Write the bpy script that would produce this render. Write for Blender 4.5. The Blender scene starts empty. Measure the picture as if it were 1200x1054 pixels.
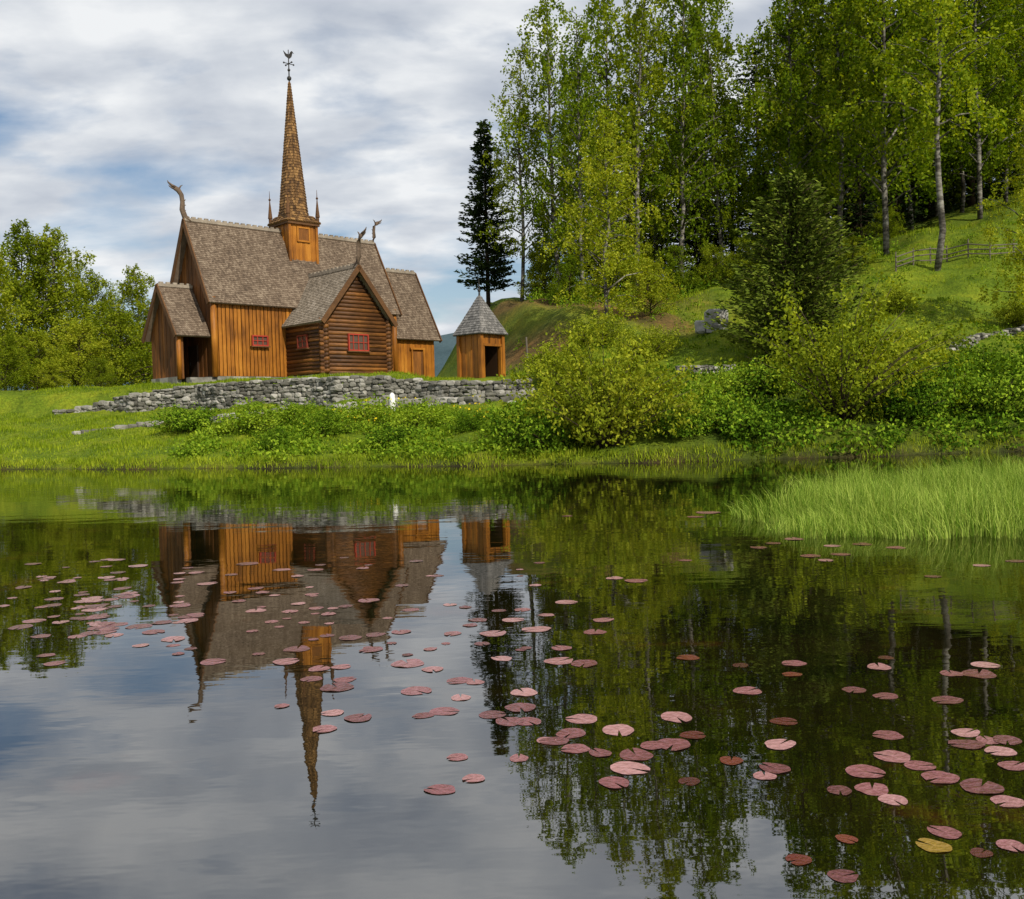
import bpy, bmesh, math, random
import numpy as np
from mathutils import Vector, Matrix
random.seed(7); rng = np.random.default_rng(7)
S = bpy.context.scene; C = S.collection
R_ = math.radians
# ------------------------------------------------------------------ camera
FP = 1150.0; PITCH = 37/1150; TH = .027; CAMH = 1.65
cp, sp = math.cos(PITCH), math.sin(PITCH); ct, st_ = math.cos(TH), math.sin(TH)
Fw = Vector((0, cp, -sp)); R0 = Vector((1, 0, 0)); U0 = Vector((0, sp, cp))
RV = R0*ct - U0*st_; UV = U0*ct + R0*st_
CAM = Vector((0, 0, CAMH))
cd = bpy.data.cameras.new('camera'); co = bpy.data.objects.new('camera', cd); C.objects.link(co)
cd.sensor_width = 36; cd.lens = 36*FP/1200; cd.clip_start = .1; cd.clip_end = 5000
M = Matrix((RV, UV, -Fw)).transposed().to_4x4(); M.translation = CAM
co.matrix_world = M; S.camera = co
S.view_settings.view_transform = 'Standard'; S.view_settings.look = 'None'; S.view_settings.exposure = 0
def ray(px, py): return Fw + RV*((px-600)/FP) + UV*((527-py)/FP)
def at(px, py, Y):
    d = ray(px, py); return CAM + d*(Y/d.y)
def onwater(px, py):
    d = ray(px, py); return CAM + d*(-CAMH/d.z)
# ------------------------------------------------------------------ terrain height
SX = [-300, -60, -28, -22, -16, -10, -5, 0, 5, 10, 20, 40, 70, 300]
SY = [70, 52, 45.5, 43, 40, 37.5, 35.8, 34.2, 33.6, 33.6, 34.6, 36, 40, 60]
def sm(t):
    t = np.clip(t, 0, 1); return t*t*(3-2*t)
def Hn(x, y):
    x = np.asarray(x, float); y = np.asarray(y, float)
    sh = np.interp(x, SX, SY) + .35*np.sin(x*.9) + .2*np.sin(x*2.3+1)
    s = y - sh
    zl = np.interp(s, [-60, -6, -1.5, 0, .5, 3, 8, 14, 17.0, 17.7, 20, 24, 80, 160, 400, 900], [-2, -1.2, -.35, 0, .3, .75, 1.4, 2.2, 2.75, 3.95, 4.4, 4.6, 4.65, 3.8, 6, 10])
    zl = zl-.5*sm((x+7)/3)*sm((s-16.6)/1.2)*(1-sm((s-26)/7))
    zr = np.interp(s, [-60, -6, -1.5, 0, .5, 2, 8, 15, 22, 32, 42, 55, 80, 120, 250, 500, 900], [-2, -1.2, -.35, 0, .45, 1, 2, 3.2, 5, 8.4, 10.6, 12.2, 14, 17, 24, 30, 34])
    zr = zr*np.where(s > 0, 1+.02*np.clip(x-12, 0, 40), 1)
    x0 = np.clip(2-(y-57)*.25, -6, 4)
    w = sm((x-x0+2)/6)
    z = zl*(1-w)+zr*w
    b = .10*np.sin(x*1.3+y*.7)+.08*np.sin(x*.6-y*1.1+2)+.05*np.sin(x*2.9+y*2.1)
    return z + b*sm((s-.5)/4)*(1-.8*sm((s-16)/3)*(1-w)) + w*sm((s-16)/6)*(.22*np.sin(x*.55+y*.35)+.16*np.sin(x*.9-y*.6))
def H(x, y): return float(Hn(x, y))
def shore(x): return float(np.interp(x, SX, SY)+.35*math.sin(x*.9)+.2*math.sin(x*2.3+1))
def ground(px, py):
    d = ray(px, py); Y = 30.0
    while Y < 200:
        p = CAM + d*(Y/d.y)
        if p.z <= H(p.x, p.y): return p
        Y += .1
    return p
# ------------------------------------------------------------------ object helpers
def thing(name, label, cat, loc=(0, 0, 0), rotz=0, group=None):
    o = bpy.data.objects.new(name, None); C.objects.link(o)
    o.location = loc; o.rotation_euler = (0, 0, rotz); o['label'] = label; o['category'] = cat
    o.empty_display_size = .3
    if group: o['group'] = group
    return o
def tag(o, label, cat, group=None, kind=None):
    o['label'] = label; o['category'] = cat
    if group: o['group'] = group
    if kind: o['kind'] = kind
    return o
def mesh_obj(name, me, parent=None, loc=None):
    o = bpy.data.objects.new(name, me); C.objects.link(o)
    if parent: o.parent = parent
    if loc is not None: o.location = loc
    return o
def np_mesh(name, co_, k, mat, smooth=False):
    co_ = np.asarray(co_, np.float32).reshape(-1, 3); n = len(co_)//k
    me = bpy.data.meshes.new(name)
    me.vertices.add(len(co_)); me.vertices.foreach_set('co', co_.ravel())
    me.loops.add(n*k); me.loops.foreach_set('vertex_index', np.arange(n*k, dtype=np.int32))
    me.polygons.add(n); me.polygons.foreach_set('loop_start', np.arange(0, n*k, k, dtype=np.int32))
    me.update(calc_edges=True); me.validate()
    me.materials.append(mat); return me
class MB:
    def __init__(s): s.v = []; s.f = []
    def add(s, vs, fs):
        b = len(s.v); s.v += [tuple(v) for v in vs]; s.f += [tuple(i+b for i in f) for f in fs]
    def hexa(s, p):
        s.add(p, [(0, 3, 2, 1), (4, 5, 6, 7), (0, 1, 5, 4), (1, 2, 6, 5), (2, 3, 7, 6), (3, 0, 4, 7)])
    def box(s, c, h, a=None):
        if a is None: a = (Vector((1, 0, 0)), Vector((0, 1, 0)), Vector((0, 0, 1)))
        c = Vector(c); x, y, z = (Vector(a[i])*h[i] for i in range(3))
        s.hexa([c-x-y-z, c+x-y-z, c+x+y-z, c-x+y-z, c-x-y+z, c+x-y+z, c+x+y+z, c-x+y+z])
    def tube(s, pts, rad, n=8, flat=(1, 1)):
        pts = [Vector(p) for p in pts]; rings = []
        for i, p in enumerate(pts):
            d = (pts[min(i+1, len(pts)-1)]-pts[max(i-1, 0)]).normalized()
            up = Vector((0, 0, 1)) if abs(d.z) < .9 else Vector((1, 0, 0))
            a = d.cross(up).normalized(); b = a.cross(d)
            r = rad[i] if hasattr(rad, '__len__') else rad
            rings.append([p+a*(math.cos(2*math.pi*k/n)*r*flat[0])+b*(math.sin(2*math.pi*k/n)*r*flat[1]) for k in range(n)])
        vs = [v for r in rings for v in r]; fs = []
        for i in range(len(pts)-1):
            for k in range(n): fs.append((i*n+k, i*n+(k+1) % n, (i+1)*n+(k+1) % n, (i+1)*n+k))
        fs.append(tuple(range(n-1, -1, -1))); fs.append(tuple((len(pts)-1)*n+k for k in range(n)))
        s.add(vs, fs)
    def ball(s, c, r, n=8, m=5, sz=1):
        prof = [(r*math.sin(math.pi*j/m), -r*sz*math.cos(math.pi*j/m)) for j in range(m+1)]
        prof[0] = (.002, prof[0][1]); prof[-1] = (.002, prof[-1][1])
        s.tube([Vector(c)+Vector((0, 0, p[1])) for p in prof], [p[0] for p in prof], n)
    def prism(s, pts, n, t):
        pts = [Vector(p) for p in pts]; n = Vector(n)*t/2; k = len(pts)
        s.add([p-n for p in pts]+[p+n for p in pts], [tuple(range(k-1, -1, -1)), tuple(range(k, 2*k))]+[(i, (i+1) % k, k+(i+1) % k, k+i) for i in range(k)])
    def build(s, name, mat, parent=None, smooth=False, loc=None):
        v = s.v
        if loc is not None and parent is None: v = [(p[0]-loc[0], p[1]-loc[1], p[2]-loc[2]) for p in v]
        me = bpy.data.meshes.new(name); me.from_pydata(v, [], s.f); me.materials.append(mat); me.update()
        bm = bmesh.new(); bm.from_mesh(me); bmesh.ops.recalc_face_normals(bm, faces=bm.faces); bm.to_mesh(me); bm.free()
        if smooth: me.polygons.foreach_set('use_smooth', [True]*len(me.polygons))
        return mesh_obj(name, me, parent, loc)
# ------------------------------------------------------------------ materials
def newmat(name):
    m = bpy.data.materials.new(name); m.use_nodes = True; nt = m.node_tree
    for n in list(nt.nodes): nt.nodes.remove(n)
    out = nt.nodes.new('ShaderNodeOutputMaterial'); return m, nt, out
def N(nt, t, **k):
    n = nt.nodes.new(t)
    for a, b in k.items():
        if a.startswith('_'): n.inputs[a[1:].replace('_', ' ')].default_value = b
        else: setattr(n, a, b)
    return n
def L(nt, a, b): nt.links.new(a, b)
def ramp(nt, stops):
    r = nt.nodes.new('ShaderNodeValToRGB'); e = r.color_ramp.elements
    while len(e) < len(stops): e.new(.5)
    for x, (p, c) in zip(e, stops): x.position = p; x.color = (*c, 1)
    return r
def mathn(nt, op, a, b=None, clamp=False):
    n = nt.nodes.new('ShaderNodeMath'); n.operation = op; n.use_clamp = clamp
    for i, v in enumerate((a, b)):
        if v is None: continue
        if hasattr(v, 'is_linked'): L(nt, v, n.inputs[i])
        else: n.inputs[i].default_value = v
    return n.outputs[0]
def mat_var(name, stops, scale=(1, 1, 1), nscale=4, rough=.8, bump=.3, isl=.5, detail=6, bdist=.02, bigw=.5):
    m, nt, out = newmat(name)
    tc = N(nt, 'ShaderNodeTexCoord'); mp = N(nt, 'ShaderNodeMapping'); mp.inputs['Scale'].default_value = scale
    L(nt, tc.outputs['Object'], mp.inputs[0])
    nz = N(nt, 'ShaderNodeTexNoise', _Scale=nscale, _Detail=detail, _Roughness=.65); L(nt, mp.outputs[0], nz.inputs['Vector'])
    g = N(nt, 'ShaderNodeNewGeometry')
    v = mathn(nt, 'ADD', mathn(nt, 'MULTIPLY', g.outputs['Random Per Island'], isl), mathn(nt, 'MULTIPLY', nz.outputs[0], 1-isl))
    if isl == 0: v = nz.outputs[0]
    big = N(nt, 'ShaderNodeTexNoise', _Scale=.55, _Detail=3.0); L(nt, tc.outputs['Object'], big.inputs['Vector'])
    v = mathn(nt, 'ADD', v, mathn(nt, 'MULTIPLY', mathn(nt, 'SUBTRACT', big.outputs[0], .5), bigw))
    r = ramp(nt, stops); L(nt, v, r.inputs[0])
    b = N(nt, 'ShaderNodeBsdfPrincipled', _Roughness=rough); b.inputs['Specular IOR Level'].default_value = .25
    L(nt, r.outputs[0], b.inputs['Base Color'])
    bp = N(nt, 'ShaderNodeBump', _Strength=bump, _Distance=bdist); L(nt, nz.outputs[0], bp.inputs['Height']); L(nt, bp.outputs[0], b.inputs['Normal'])
    L(nt, b.outputs[0], out.inputs[0]); return m
def mat_leaf(name, dark, mid, light, trans=.35, nscale=.5, iw=.4):
    m, nt, out = newmat(name)
    tc = N(nt, 'ShaderNodeTexCoord'); nz = N(nt, 'ShaderNodeTexNoise', _Scale=nscale, _Detail=3.0); L(nt, tc.outputs['Object'], nz.inputs['Vector'])
    g = N(nt, 'ShaderNodeNewGeometry'); oi = N(nt, 'ShaderNodeObjectInfo')
    v = mathn(nt, 'ADD', mathn(nt, 'MULTIPLY', g.outputs['Random Per Island'], iw), mathn(nt, 'MULTIPLY', nz.outputs[0], 1.1-iw))
    v = mathn(nt, 'ADD', v, mathn(nt, 'MULTIPLY', mathn(nt, 'SUBTRACT', oi.outputs['Random'], .5), .3))
    r = ramp(nt, [(.25, dark), (.55, mid), (.85, light)]); L(nt, v, r.inputs[0])
    d = N(nt, 'ShaderNodeBsdfDiffuse'); L(nt, r.outputs[0], d.inputs[0])
    if trans <= 0: L(nt, d.outputs[0], out.inputs[0]); return m
    t = N(nt, 'ShaderNodeBsdfTranslucent'); x = N(nt, 'ShaderNodeMixShader', _Fac=trans)
    hs = N(nt, 'ShaderNodeHueSaturation', _Hue=.485, _Saturation=1.1, _Value=1.5); L(nt, r.outputs[0], hs.inputs['Color']); L(nt, hs.outputs[0], t.inputs[0])
    L(nt, d.outputs[0], x.inputs[1]); L(nt, t.outputs[0], x.inputs[2]); L(nt, x.outputs[0], out.inputs[0]); return m
m_orange = mat_var('tarred orange planks', [(.20, (.06, .022, .005)), (.42, (.20, .072, .009)), (.60, (.32, .120, .013)), (.85, (.46, .20, .028))], (5, 5, .35), 3, .55, .4, .22, bigw=.8)
m_logs = mat_var('brown tarred logs', [(.2, (.024, .011, .005)), (.5, (.095, .039, .012)), (.8, (.27, .11, .024))], (1, 1, 4), 2.5, .6, .4, .35)
m_gable = mat_var('brown weathered planks', [(.2, (.03, .013, .005)), (.5, (.12, .045, .010)), (.85, (.29, .11, .018))], (5, 5, .5), 3, .7, .4, .3)
m_roof = mat_var('grey brown wood shingles', [(.1, (.046, .032, .022)), (.5, (.132, .096, .068)), (.9, (.27, .215, .16))], (1, 1, 1), 2.2, .85, .3, .34, 8, .02, .35)
m_roofg = mat_var('grey wood shingles', [(.1, (.07, .058, .046)), (.5, (.20, .165, .125)), (.9, (.37, .32, .265))], (1, 1, 1), 2.2, .85, .3, .36, 8, .02, .3)
m_roofs = mat_var('slate grey shingles', [(.15, (.05, .05, .05)), (.5, (.13, .125, .12)), (.85, (.24, .23, .22))], (1, 1, 1), 3, .8, .3, .4, 6, .02, .3)
m_spire = mat_var('tarred spire shingles', [(.15, (.035, .018, .008)), (.5, (.135, .070, .024)), (.85, (.30, .17, .06))], (1, 1, 1), 3, .75, .3, .5)
m_trim = mat_var('grey weathered trim', [(.2, (.10, .08, .06)), (.8, (.36, .31, .25))], (1, 1, 1), 4, .85, .3, .3)
m_barge = mat_var('dark barge boards', [(.2, (.035, .018, .009)), (.8, (.15, .07, .025))], (1, 1, 1), 4, .75, .3, .3)
m_dragon = mat_var('weathered carved wood', [(.2, (.05, .035, .025)), (.8, (.17, .12, .085))], (1, 1, 1), 6, .8, .5, 0)
m_black = mat_var('black iron', [(.2, (.01, .01, .01)), (.8, (.035, .033, .03))], (1, 1, 1), 6, .5, .1, 0)
m_red = mat_var('red window paint', [(.2, (.22, .025, .015)), (.8, (.40, .05, .03))], (1, 1, 1), 6, .5, .1, 0)
m_redd = mat_var('dull red window paint', [(.2, (.10, .02, .012)), (.8, (.22, .04, .022))], (1, 1, 1), 6, .5, .1, 0)
m_door = mat_var('dark plank door', [(.2, (.012, .007, .005)), (.8, (.045, .022, .011))], (5, 5, .5), 4, .6, .3, .4)
m_stone = mat_var('grey lichened stone', [(.1, (.04, .038, .032)), (.45, (.14, .135, .115)), (.85, (.38, .365, .33))], (1, 1, 1), 3, .9, .6, .5)
m_slab = mat_var('pale carved stone', [(.2, (.16, .16, .15)), (.8, (.42, .41, .38))], (1, 1, 1), 5, .9, .6, .3)
m_white = mat_var('white marker', [(.2, (.6, .6, .57)), (.8, (.85, .85, .82))], (1, 1, 1), 6, .7, .2, 0)
m_grey = mat_var('grey split wood', [(.2, (.04, .034, .027)), (.8, (.17, .145, .115))], (1, 1, 1), 4, .85, .3, .4)
m_bark = mat_var('birch bark', [(.32, (.02, .018, .014)), (.45, (.07, .062, .05)), (.58, (.20, .19, .165)), (.8, (.34, .32, .28))], (.7, .7, 2.2), 2.2, .8, .4, 0)
m_pbark = mat_var('pine bark', [(.25, (.02, .014, .01)), (.55, (.055, .037, .025)), (.85, (.12, .075, .045))], (3, 3, .6), 2.5, .9, .6, 0)
m_pane, nt, out = newmat('dark glass')
b = N(nt, 'ShaderNodeBsdfPrincipled', _Roughness=.15); b.inputs['Base Color'].default_value = (.09, .06, .045, 1)
nz = N(nt, 'ShaderNodeTexNoise', _Scale=3.0); bp = N(nt, 'ShaderNodeBump', _Strength=.1); L(nt, nz.outputs[0], bp.inputs['Height']); L(nt, bp.outputs[0], b.inputs['Normal']); L(nt, b.outputs[0], out.inputs[0])
l_birch = mat_leaf('birch leaves', (.034, .066, .004), (.120, .185, .010), (.28, .33, .026), .38)
l_birch2 = mat_leaf('pale birch leaves', (.065, .10, .007), (.185, .240, .015), (.35, .37, .035), .38)
l_pine = mat_leaf('pine needles', (.008, .016, .005), (.023, .042, .011), (.060, .086, .018), 0)
l_pine2 = mat_leaf('young pine needles', (.030, .050, .007), (.105, .145, .018), (.26, .29, .04), 0)
l_shrub = mat_leaf('shrub leaves', (.03, .07, .006), (.115, .20, .013), (.27, .36, .03), .25, .9)
l_willow = mat_leaf('willow leaves', (.05, .078, .006), (.165, .21, .014), (.34, .36, .03), .3, .8)
l_willow2 = mat_leaf('bright willow leaves', (.075, .11, .008), (.22, .27, .018), (.40, .42, .04), .3, .8)
l_cover = mat_leaf('undergrowth leaves', (.014, .04, .004), (.07, .14, .008), (.23, .32, .022), 0, .45)
l_grass = mat_leaf('grass blades', (.06, .105, .007), (.17, .24, .013), (.32, .37, .03), .25, .4)
l_reed = mat_leaf('reed blades', (.03, .075, .008), (.125, .225, .022), (.34, .43, .085), .25, .5, .65)
l_flower = mat_leaf('yellow flowers', (.5, .4, .02), (.65, .5, .02), (.8, .65, .05), 0)
# ground
m_ground, nt, out = newmat('meadow ground')
at_ = N(nt, 'ShaderNodeAttribute', attribute_name='col'); tc = N(nt, 'ShaderNodeTexCoord')
n1 = N(nt, 'ShaderNodeTexNoise', _Scale=.45, _Detail=9.0, _Roughness=.75); n2 = N(nt, 'ShaderNodeTexNoise', _Scale=7.0, _Detail=5.0, _Roughness=.7)
L(nt, tc.outputs['Object'], n1.inputs['Vector']); L(nt, tc.outputs['Object'], n2.inputs['Vector'])
r1 = ramp(nt, [(.3, (.35, .5, .45)), (.5, (.95, .95, .9)), (.7, (1.75, 1.35, 1.2))]); L(nt, n1.outputs[0], r1.inputs[0])
r2 = ramp(nt, [(.3, (.5, .5, .45)), (.7, (1.35, 1.35, 1.3))]); L(nt, n2.outputs[0], r2.inputs[0])
x1 = N(nt, 'ShaderNodeMixRGB', blend_type='MULTIPLY', _Fac=1.0); L(nt, at_.outputs['Color'], x1.inputs[1]); L(nt, r1.outputs[0], x1.inputs[2])
x2 = N(nt, 'ShaderNodeMixRGB', blend_type='MULTIPLY', _Fac=1.0); L(nt, x1.outputs[0], x2.inputs[1]); L(nt, r2.outputs[0], x2.inputs[2])
b = N(nt, 'ShaderNodeBsdfPrincipled', _Roughness=.95); b.inputs['Specular IOR Level'].default_value = .1
bp = N(nt, 'ShaderNodeBump', _Strength=.7, _Distance=.12); L(nt, n2.outputs[0], bp.inputs['Height']); L(nt, bp.outputs[0], b.inputs['Normal'])
L(nt, x2.outputs[0], b.inputs['Base Color']); L(nt, b.outputs[0], out.inputs[0])
# water
m_water, nt, out = newmat('pond water')
tc = N(nt, 'ShaderNodeTexCoord')
mp = N(nt, 'ShaderNodeMapping'); mp.inputs['Scale'].default_value = (.6, 1.4, 1); L(nt, tc.outputs['Object'], mp.inputs[0])
w1 = N(nt, 'ShaderNodeTexNoise', _Scale=1.2, _Detail=2.0, _Roughness=.4); L(nt, mp.outputs[0], w1.inputs['Vector'])
w2 = N(nt, 'ShaderNodeTexNoise', _Scale=5.0, _Detail=2.0); L(nt, mp.outputs[0], w2.inputs['Vector'])
hh = mathn(nt, 'ADD', w1.outputs[0], mathn(nt, 'MULTIPLY', w2.outputs[0], .22))
bp = N(nt, 'ShaderNodeBump', _Strength=1.0, _Distance=.0028); L(nt, hh, bp.inputs['Height'])
mu = N(nt, 'ShaderNodeTexNoise', _Scale=.8, _Detail=6.0, _Roughness=.65); L(nt, tc.outputs['Object'], mu.inputs['Vector'])
rm = ramp(nt, [(.4, (.003, .0035, .001)), (.60, (.010, .008, .002)), (.72, (.040, .014, .004))]); L(nt, mu.outputs[0], rm.inputs[0])
df = N(nt, 'ShaderNodeBsdfDiffuse'); L(nt, rm.outputs[0], df.inputs[0])
gl = N(nt, 'ShaderNodeBsdfGlossy', _Roughness=.012); gl.inputs['Color'].default_value = (.97, .97, .98, 1); L(nt, bp.outputs[0], gl.inputs['Normal'])
fr = N(nt, 'ShaderNodeFresnel', _IOR=3.0); L(nt, bp.outputs[0], fr.inputs['Normal'])
mx = N(nt, 'ShaderNodeMixShader'); L(nt, fr.outputs[0], mx.inputs[0]); L(nt, df.outputs[0], mx.inputs[1]); L(nt, gl.outputs[0], mx.inputs[2]); L(nt, mx.outputs[0], out.inputs[0])
# lily pads
def mat_pad(name, c1, c2, c3):
    m, nt, out = newmat(name)
    oi = N(nt, 'ShaderNodeObjectInfo'); tc = N(nt, 'ShaderNodeTexCoord'); nz = N(nt, 'ShaderNodeTexNoise', _Scale=2.5, _Detail=5.0); L(nt, tc.outputs['Object'], nz.inputs['Vector'])
    v = mathn(nt, 'ADD', mathn(nt, 'MULTIPLY', oi.outputs['Random'], .55), mathn(nt, 'MULTIPLY', nz.outputs[0], .55))
    r = ramp(nt, [(.2, c1), (.5, c2), (.82, c3)]); L(nt, v, r.inputs[0])
    b = N(nt, 'ShaderNodeBsdfPrincipled', _Roughness=.16); L(nt, r.outputs[0], b.inputs['Base Color'])
    bp = N(nt, 'ShaderNodeBump', _Strength=.35, _Distance=.03); L(nt, nz.outputs[0], bp.inputs['Height']); L(nt, bp.outputs[0], b.inputs['Normal'])
    L(nt, b.outputs[0], out.inputs[0]); return m
m_pad = mat_pad('pink lily leaf', (.075, .018, .018), (.215, .075, .083), (.40, .21, .21))
m_padr = mat_pad('dark red lily leaf', (.045, .007, .004), (.09, .013, .007), (.15, .03, .012))
m_pady = mat_pad('yellow lily leaf', (.20, .12, .012), (.30, .185, .02), (.38, .26, .045))
# ------------------------------------------------------------------ terrain, water, hills
gx = np.unique(np.concatenate([np.arange(-48, 62, .6), np.linspace(-700, -48, 30), np.linspace(62, 700, 30)]))
gy = np.unique(np.concatenate([np.arange(28, 112, .6), np.linspace(-60, 28, 30), np.linspace(112, 900, 40)]))
XX, YY = np.meshgrid(gx, gy); ZZ = Hn(XX, YY)
nx_, ny_ = len(gx), len(gy)
idx = np.arange(nx_*ny_).reshape(ny_, nx_)
faces = np.stack([idx[:-1, :-1], idx[:-1, 1:], idx[1:, 1:], idx[1:, :-1]], -1).reshape(-1, 4)
me = bpy.data.meshes.new('ground')
me.from_pydata(np.stack([XX, YY, ZZ], -1).reshape(-1, 3).tolist(), [], faces.tolist())
me.polygons.foreach_set('use_smooth', [True]*len(me.polygons))
xs, ys = XX.ravel(), YY.ravel(); ss = ys-np.interp(xs, SX, SY)
col = np.tile(np.array([.115, .165, .012]), (len(xs), 1))
def blend(c, m):
    global col
    m = np.clip(m, 0, 1)[:, None]; col = col*(1-m)+np.array(c)*m
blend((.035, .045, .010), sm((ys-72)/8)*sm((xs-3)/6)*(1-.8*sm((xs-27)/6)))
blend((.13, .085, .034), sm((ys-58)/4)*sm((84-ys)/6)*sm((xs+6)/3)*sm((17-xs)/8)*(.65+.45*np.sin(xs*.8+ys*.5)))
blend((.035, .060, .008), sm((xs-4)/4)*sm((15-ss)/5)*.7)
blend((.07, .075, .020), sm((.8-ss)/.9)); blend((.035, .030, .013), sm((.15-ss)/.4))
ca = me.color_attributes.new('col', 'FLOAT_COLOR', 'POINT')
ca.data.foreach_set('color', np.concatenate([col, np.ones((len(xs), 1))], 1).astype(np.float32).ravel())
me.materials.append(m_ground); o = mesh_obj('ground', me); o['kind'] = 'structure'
mb = MB(); mb.add([(-400, -60, 0), (400, -60, 0), (400, 75, 0), (-400, 75, 0)], [(0, 1, 2, 3)])
o = mb.build('water', m_water); o['kind'] = 'structure'
m_hill = mat_var('far hazy wooded hills', [(.3, (.020, .042, .052)), (.7, (.050, .085, .10))], (1, 1, 1), .02, .95, .2, 0)  # blue distance haze is mixed into the hill colour
hx = np.linspace(-1500, 1500, 90); hv = []; hf = []
for j, (y, zf) in enumerate([(880, 0), (960, .6), (1060, 1.0), (1300, 1.1)]):
    for i, x in enumerate(hx): hv.append((x, y, 2+zf*(92+9*math.sin(x*.011+1)+5*math.sin(x*.031)+3*math.sin(x*.09)+random.uniform(-1.5, 1.5))))
for j in range(3):
    for i in range(89): hf.append((j*90+i, j*90+i+1, (j+1)*90+i+1, (j+1)*90+i))
mb = MB(); mb.add(hv, hf); o = mb.build('hills', m_hill, smooth=True); o['kind'] = 'structure'
# ------------------------------------------------------------------ carpentry helpers
def shingles(mb, A, B, Cc, D, rows, cols, th=.04, slab=.12):
    A, B, Cc, D = map(Vector, (A, B, Cc, D))
    n = (B-A).cross(D-A)
    if n.length < 1e-6: n = (B-A).cross(Cc-A)
    n.normalize()
    if n.z < 0: n = -n
    P = lambda u, v: (A.lerp(B, u)).lerp(D.lerp(Cc, u), v)
    e = n*.004
    if slab: mb.hexa([A-n*slab, B-n*slab, Cc-n*slab, D-n*slab, A-e, B-e, Cc-e, D-e])
    for r in range(rows):
        v0, v1 = r/rows, min(1, (r+1.25)/rows); off = .5 if r % 2 else 0
        dv = (v1-v0)
        for c in range(-1, cols+1):
            u0, u1 = (c+off)/cols, (c+off+1)/cols
            u0, u1 = max(0, u0+.02/cols), min(1, u1-.02/cols)
            if u1-u0 < .15/cols: continue
            um = (u0+u1)/2; j = random.uniform(.75, 1.2)*th; jv = random.uniform(-.08, .08)*dv
            vb = max(0, v0+dv*.16); vt = max(0, v0+jv*.3)
            p = [P(u0, v1)+n*.006, P(u1, v1)+n*.006, P(u1, vb)+n*j, P(um, vt)+n*j, P(u0, vb)+n*j]
            q = [P(u1, vb), P(um, vt), P(u0, vb)]
            mb.add(p+q, [(0, 4, 3, 2, 1), (2, 3, 6, 5), (3, 4, 7, 6), (1, 2, 5), (0, 7, 4)])
def planks(mb, p, q, z0, zt, n, w=.28, th=.12):
    p, q, n = Vector((*p, 0)), Vector((*q, 0)), Vector((*n, 0)); Ln = (q-p).length; k = max(1, round(Ln/w))
    for i in range(k):
        t0, t1 = i/k+.002, (i+1)/k-.002; o = n*(.02 if i % 2 else 0)+n*random.uniform(0, .010)
        a, c = p.lerp(q, t0), p.lerp(q, t1); z = Vector((0, 0, 1))
        h0, h1 = zt(t0), zt(t1)
        mb.hexa([a-n*th+z*z0, c-n*th+z*z0, c+o+z*z0, a+o+z*z0, a-n*th+z*h0, c-n*th+z*h1, c+o+z*h1, a+o+z*h0])
def pw(name, mat, par, *a):
    mb = MB(); planks(mb, *a); return mb.build(name, mat, par)
def barge(parent, a, b_, n, w=.32, t=.09, mat=None):
    a, b_, n = Vector(a), Vector(b_), Vector(n); d = (b_-a).normalized(); u = d.cross(n).normalized()
    if u.z < 0: u = -u
    mb = MB(); mb.box((a+b_)/2+u*(-w*.2), ((b_-a).length/2, t/2, w/2), (d, n, u)); return mb.build('barge_board', mat or m_barge, parent)
def window(parent, c, a, n, w, h, cols, rows, fm, name='window'):
    c, a, n = Vector(c), Vector(a), Vector(n); z = Vector((0, 0, 1)); ax = (a, n, z); f = .085
    mb = MB()
    for s in (-1, 1):
        mb.box(c+a*s*(w/2-f/2)+n*.05, (f/2, .07, h/2), ax)
        mb.box(c+z*s*(h/2-f/2)+n*.05, (w/2-f-.003, .065, f/2), ax)
    o = mb.build(name, fm, parent)
    for i in range(1, cols): mb = MB(); mb.box(c+a*(-w/2+w*i/cols)+n*.05, (.025, .045, h/2-f-.003), ax); mb.build('mullion', fm, o)
    for j in range(1, rows): mb = MB(); mb.box(c+z*(-h/2+h*j/rows)+n*.05, (w/2-f-.003, .038, .02), ax); mb.build('glazing_bar', fm, o)
    mb = MB(); mb.box(c+n*.02, (w/2-f-.006, .012, h/2-f-.006), ax); mb.build('pane', m_pane, o)
    mb = MB(); mb.box(c-z*(h/2+.04)+n*.08, (w/2+.1, .10, .035), ax); mb.build('sill', m_barge, o)
    return o
def dragon(parent, base, o, s=1.0):
    base, o = Vector(base), Vector(o); z = Vector((0, 0, 1)); P = lambda a, h: base+o*a*s+z*h*s
    mb = MB()
    mb.tube([P(-.5, -.1), P(-.1, .15), P(.10, .7), P(.06, 1.25), P(.12, 1.75), P(.36, 2.08), P(.62, 2.2)], [.19*s, .2*s, .18*s, .15*s, .155*s, .17*s, .15*s], 8, (.7, 1.2))
    mb.tube([P(.58, 2.24), P(.85, 2.36), P(1.08, 2.52), P(1.14, 2.66)], [.12*s, .09*s, .055*s, .02*s], 6)
    mb.tube([P(.55, 2.12), P(.8, 2.16), P(1.0, 2.26), P(1.06, 2.34)], [.09*s, .06*s, .04*s, .015*s], 6)
    mb.tube([P(.3, 2.15), P(.14, 2.4), P(0, 2.48)], [.07*s, .045*s, .015*s], 6)
    for k in range(3): mb.tube([P(.02-.03*k, .6+.38*k), P(-.2, .7+.38*k)], [.07*s, .015*s], 5)
    return mb.build('dragon_head', m_dragon, parent, True)
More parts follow.
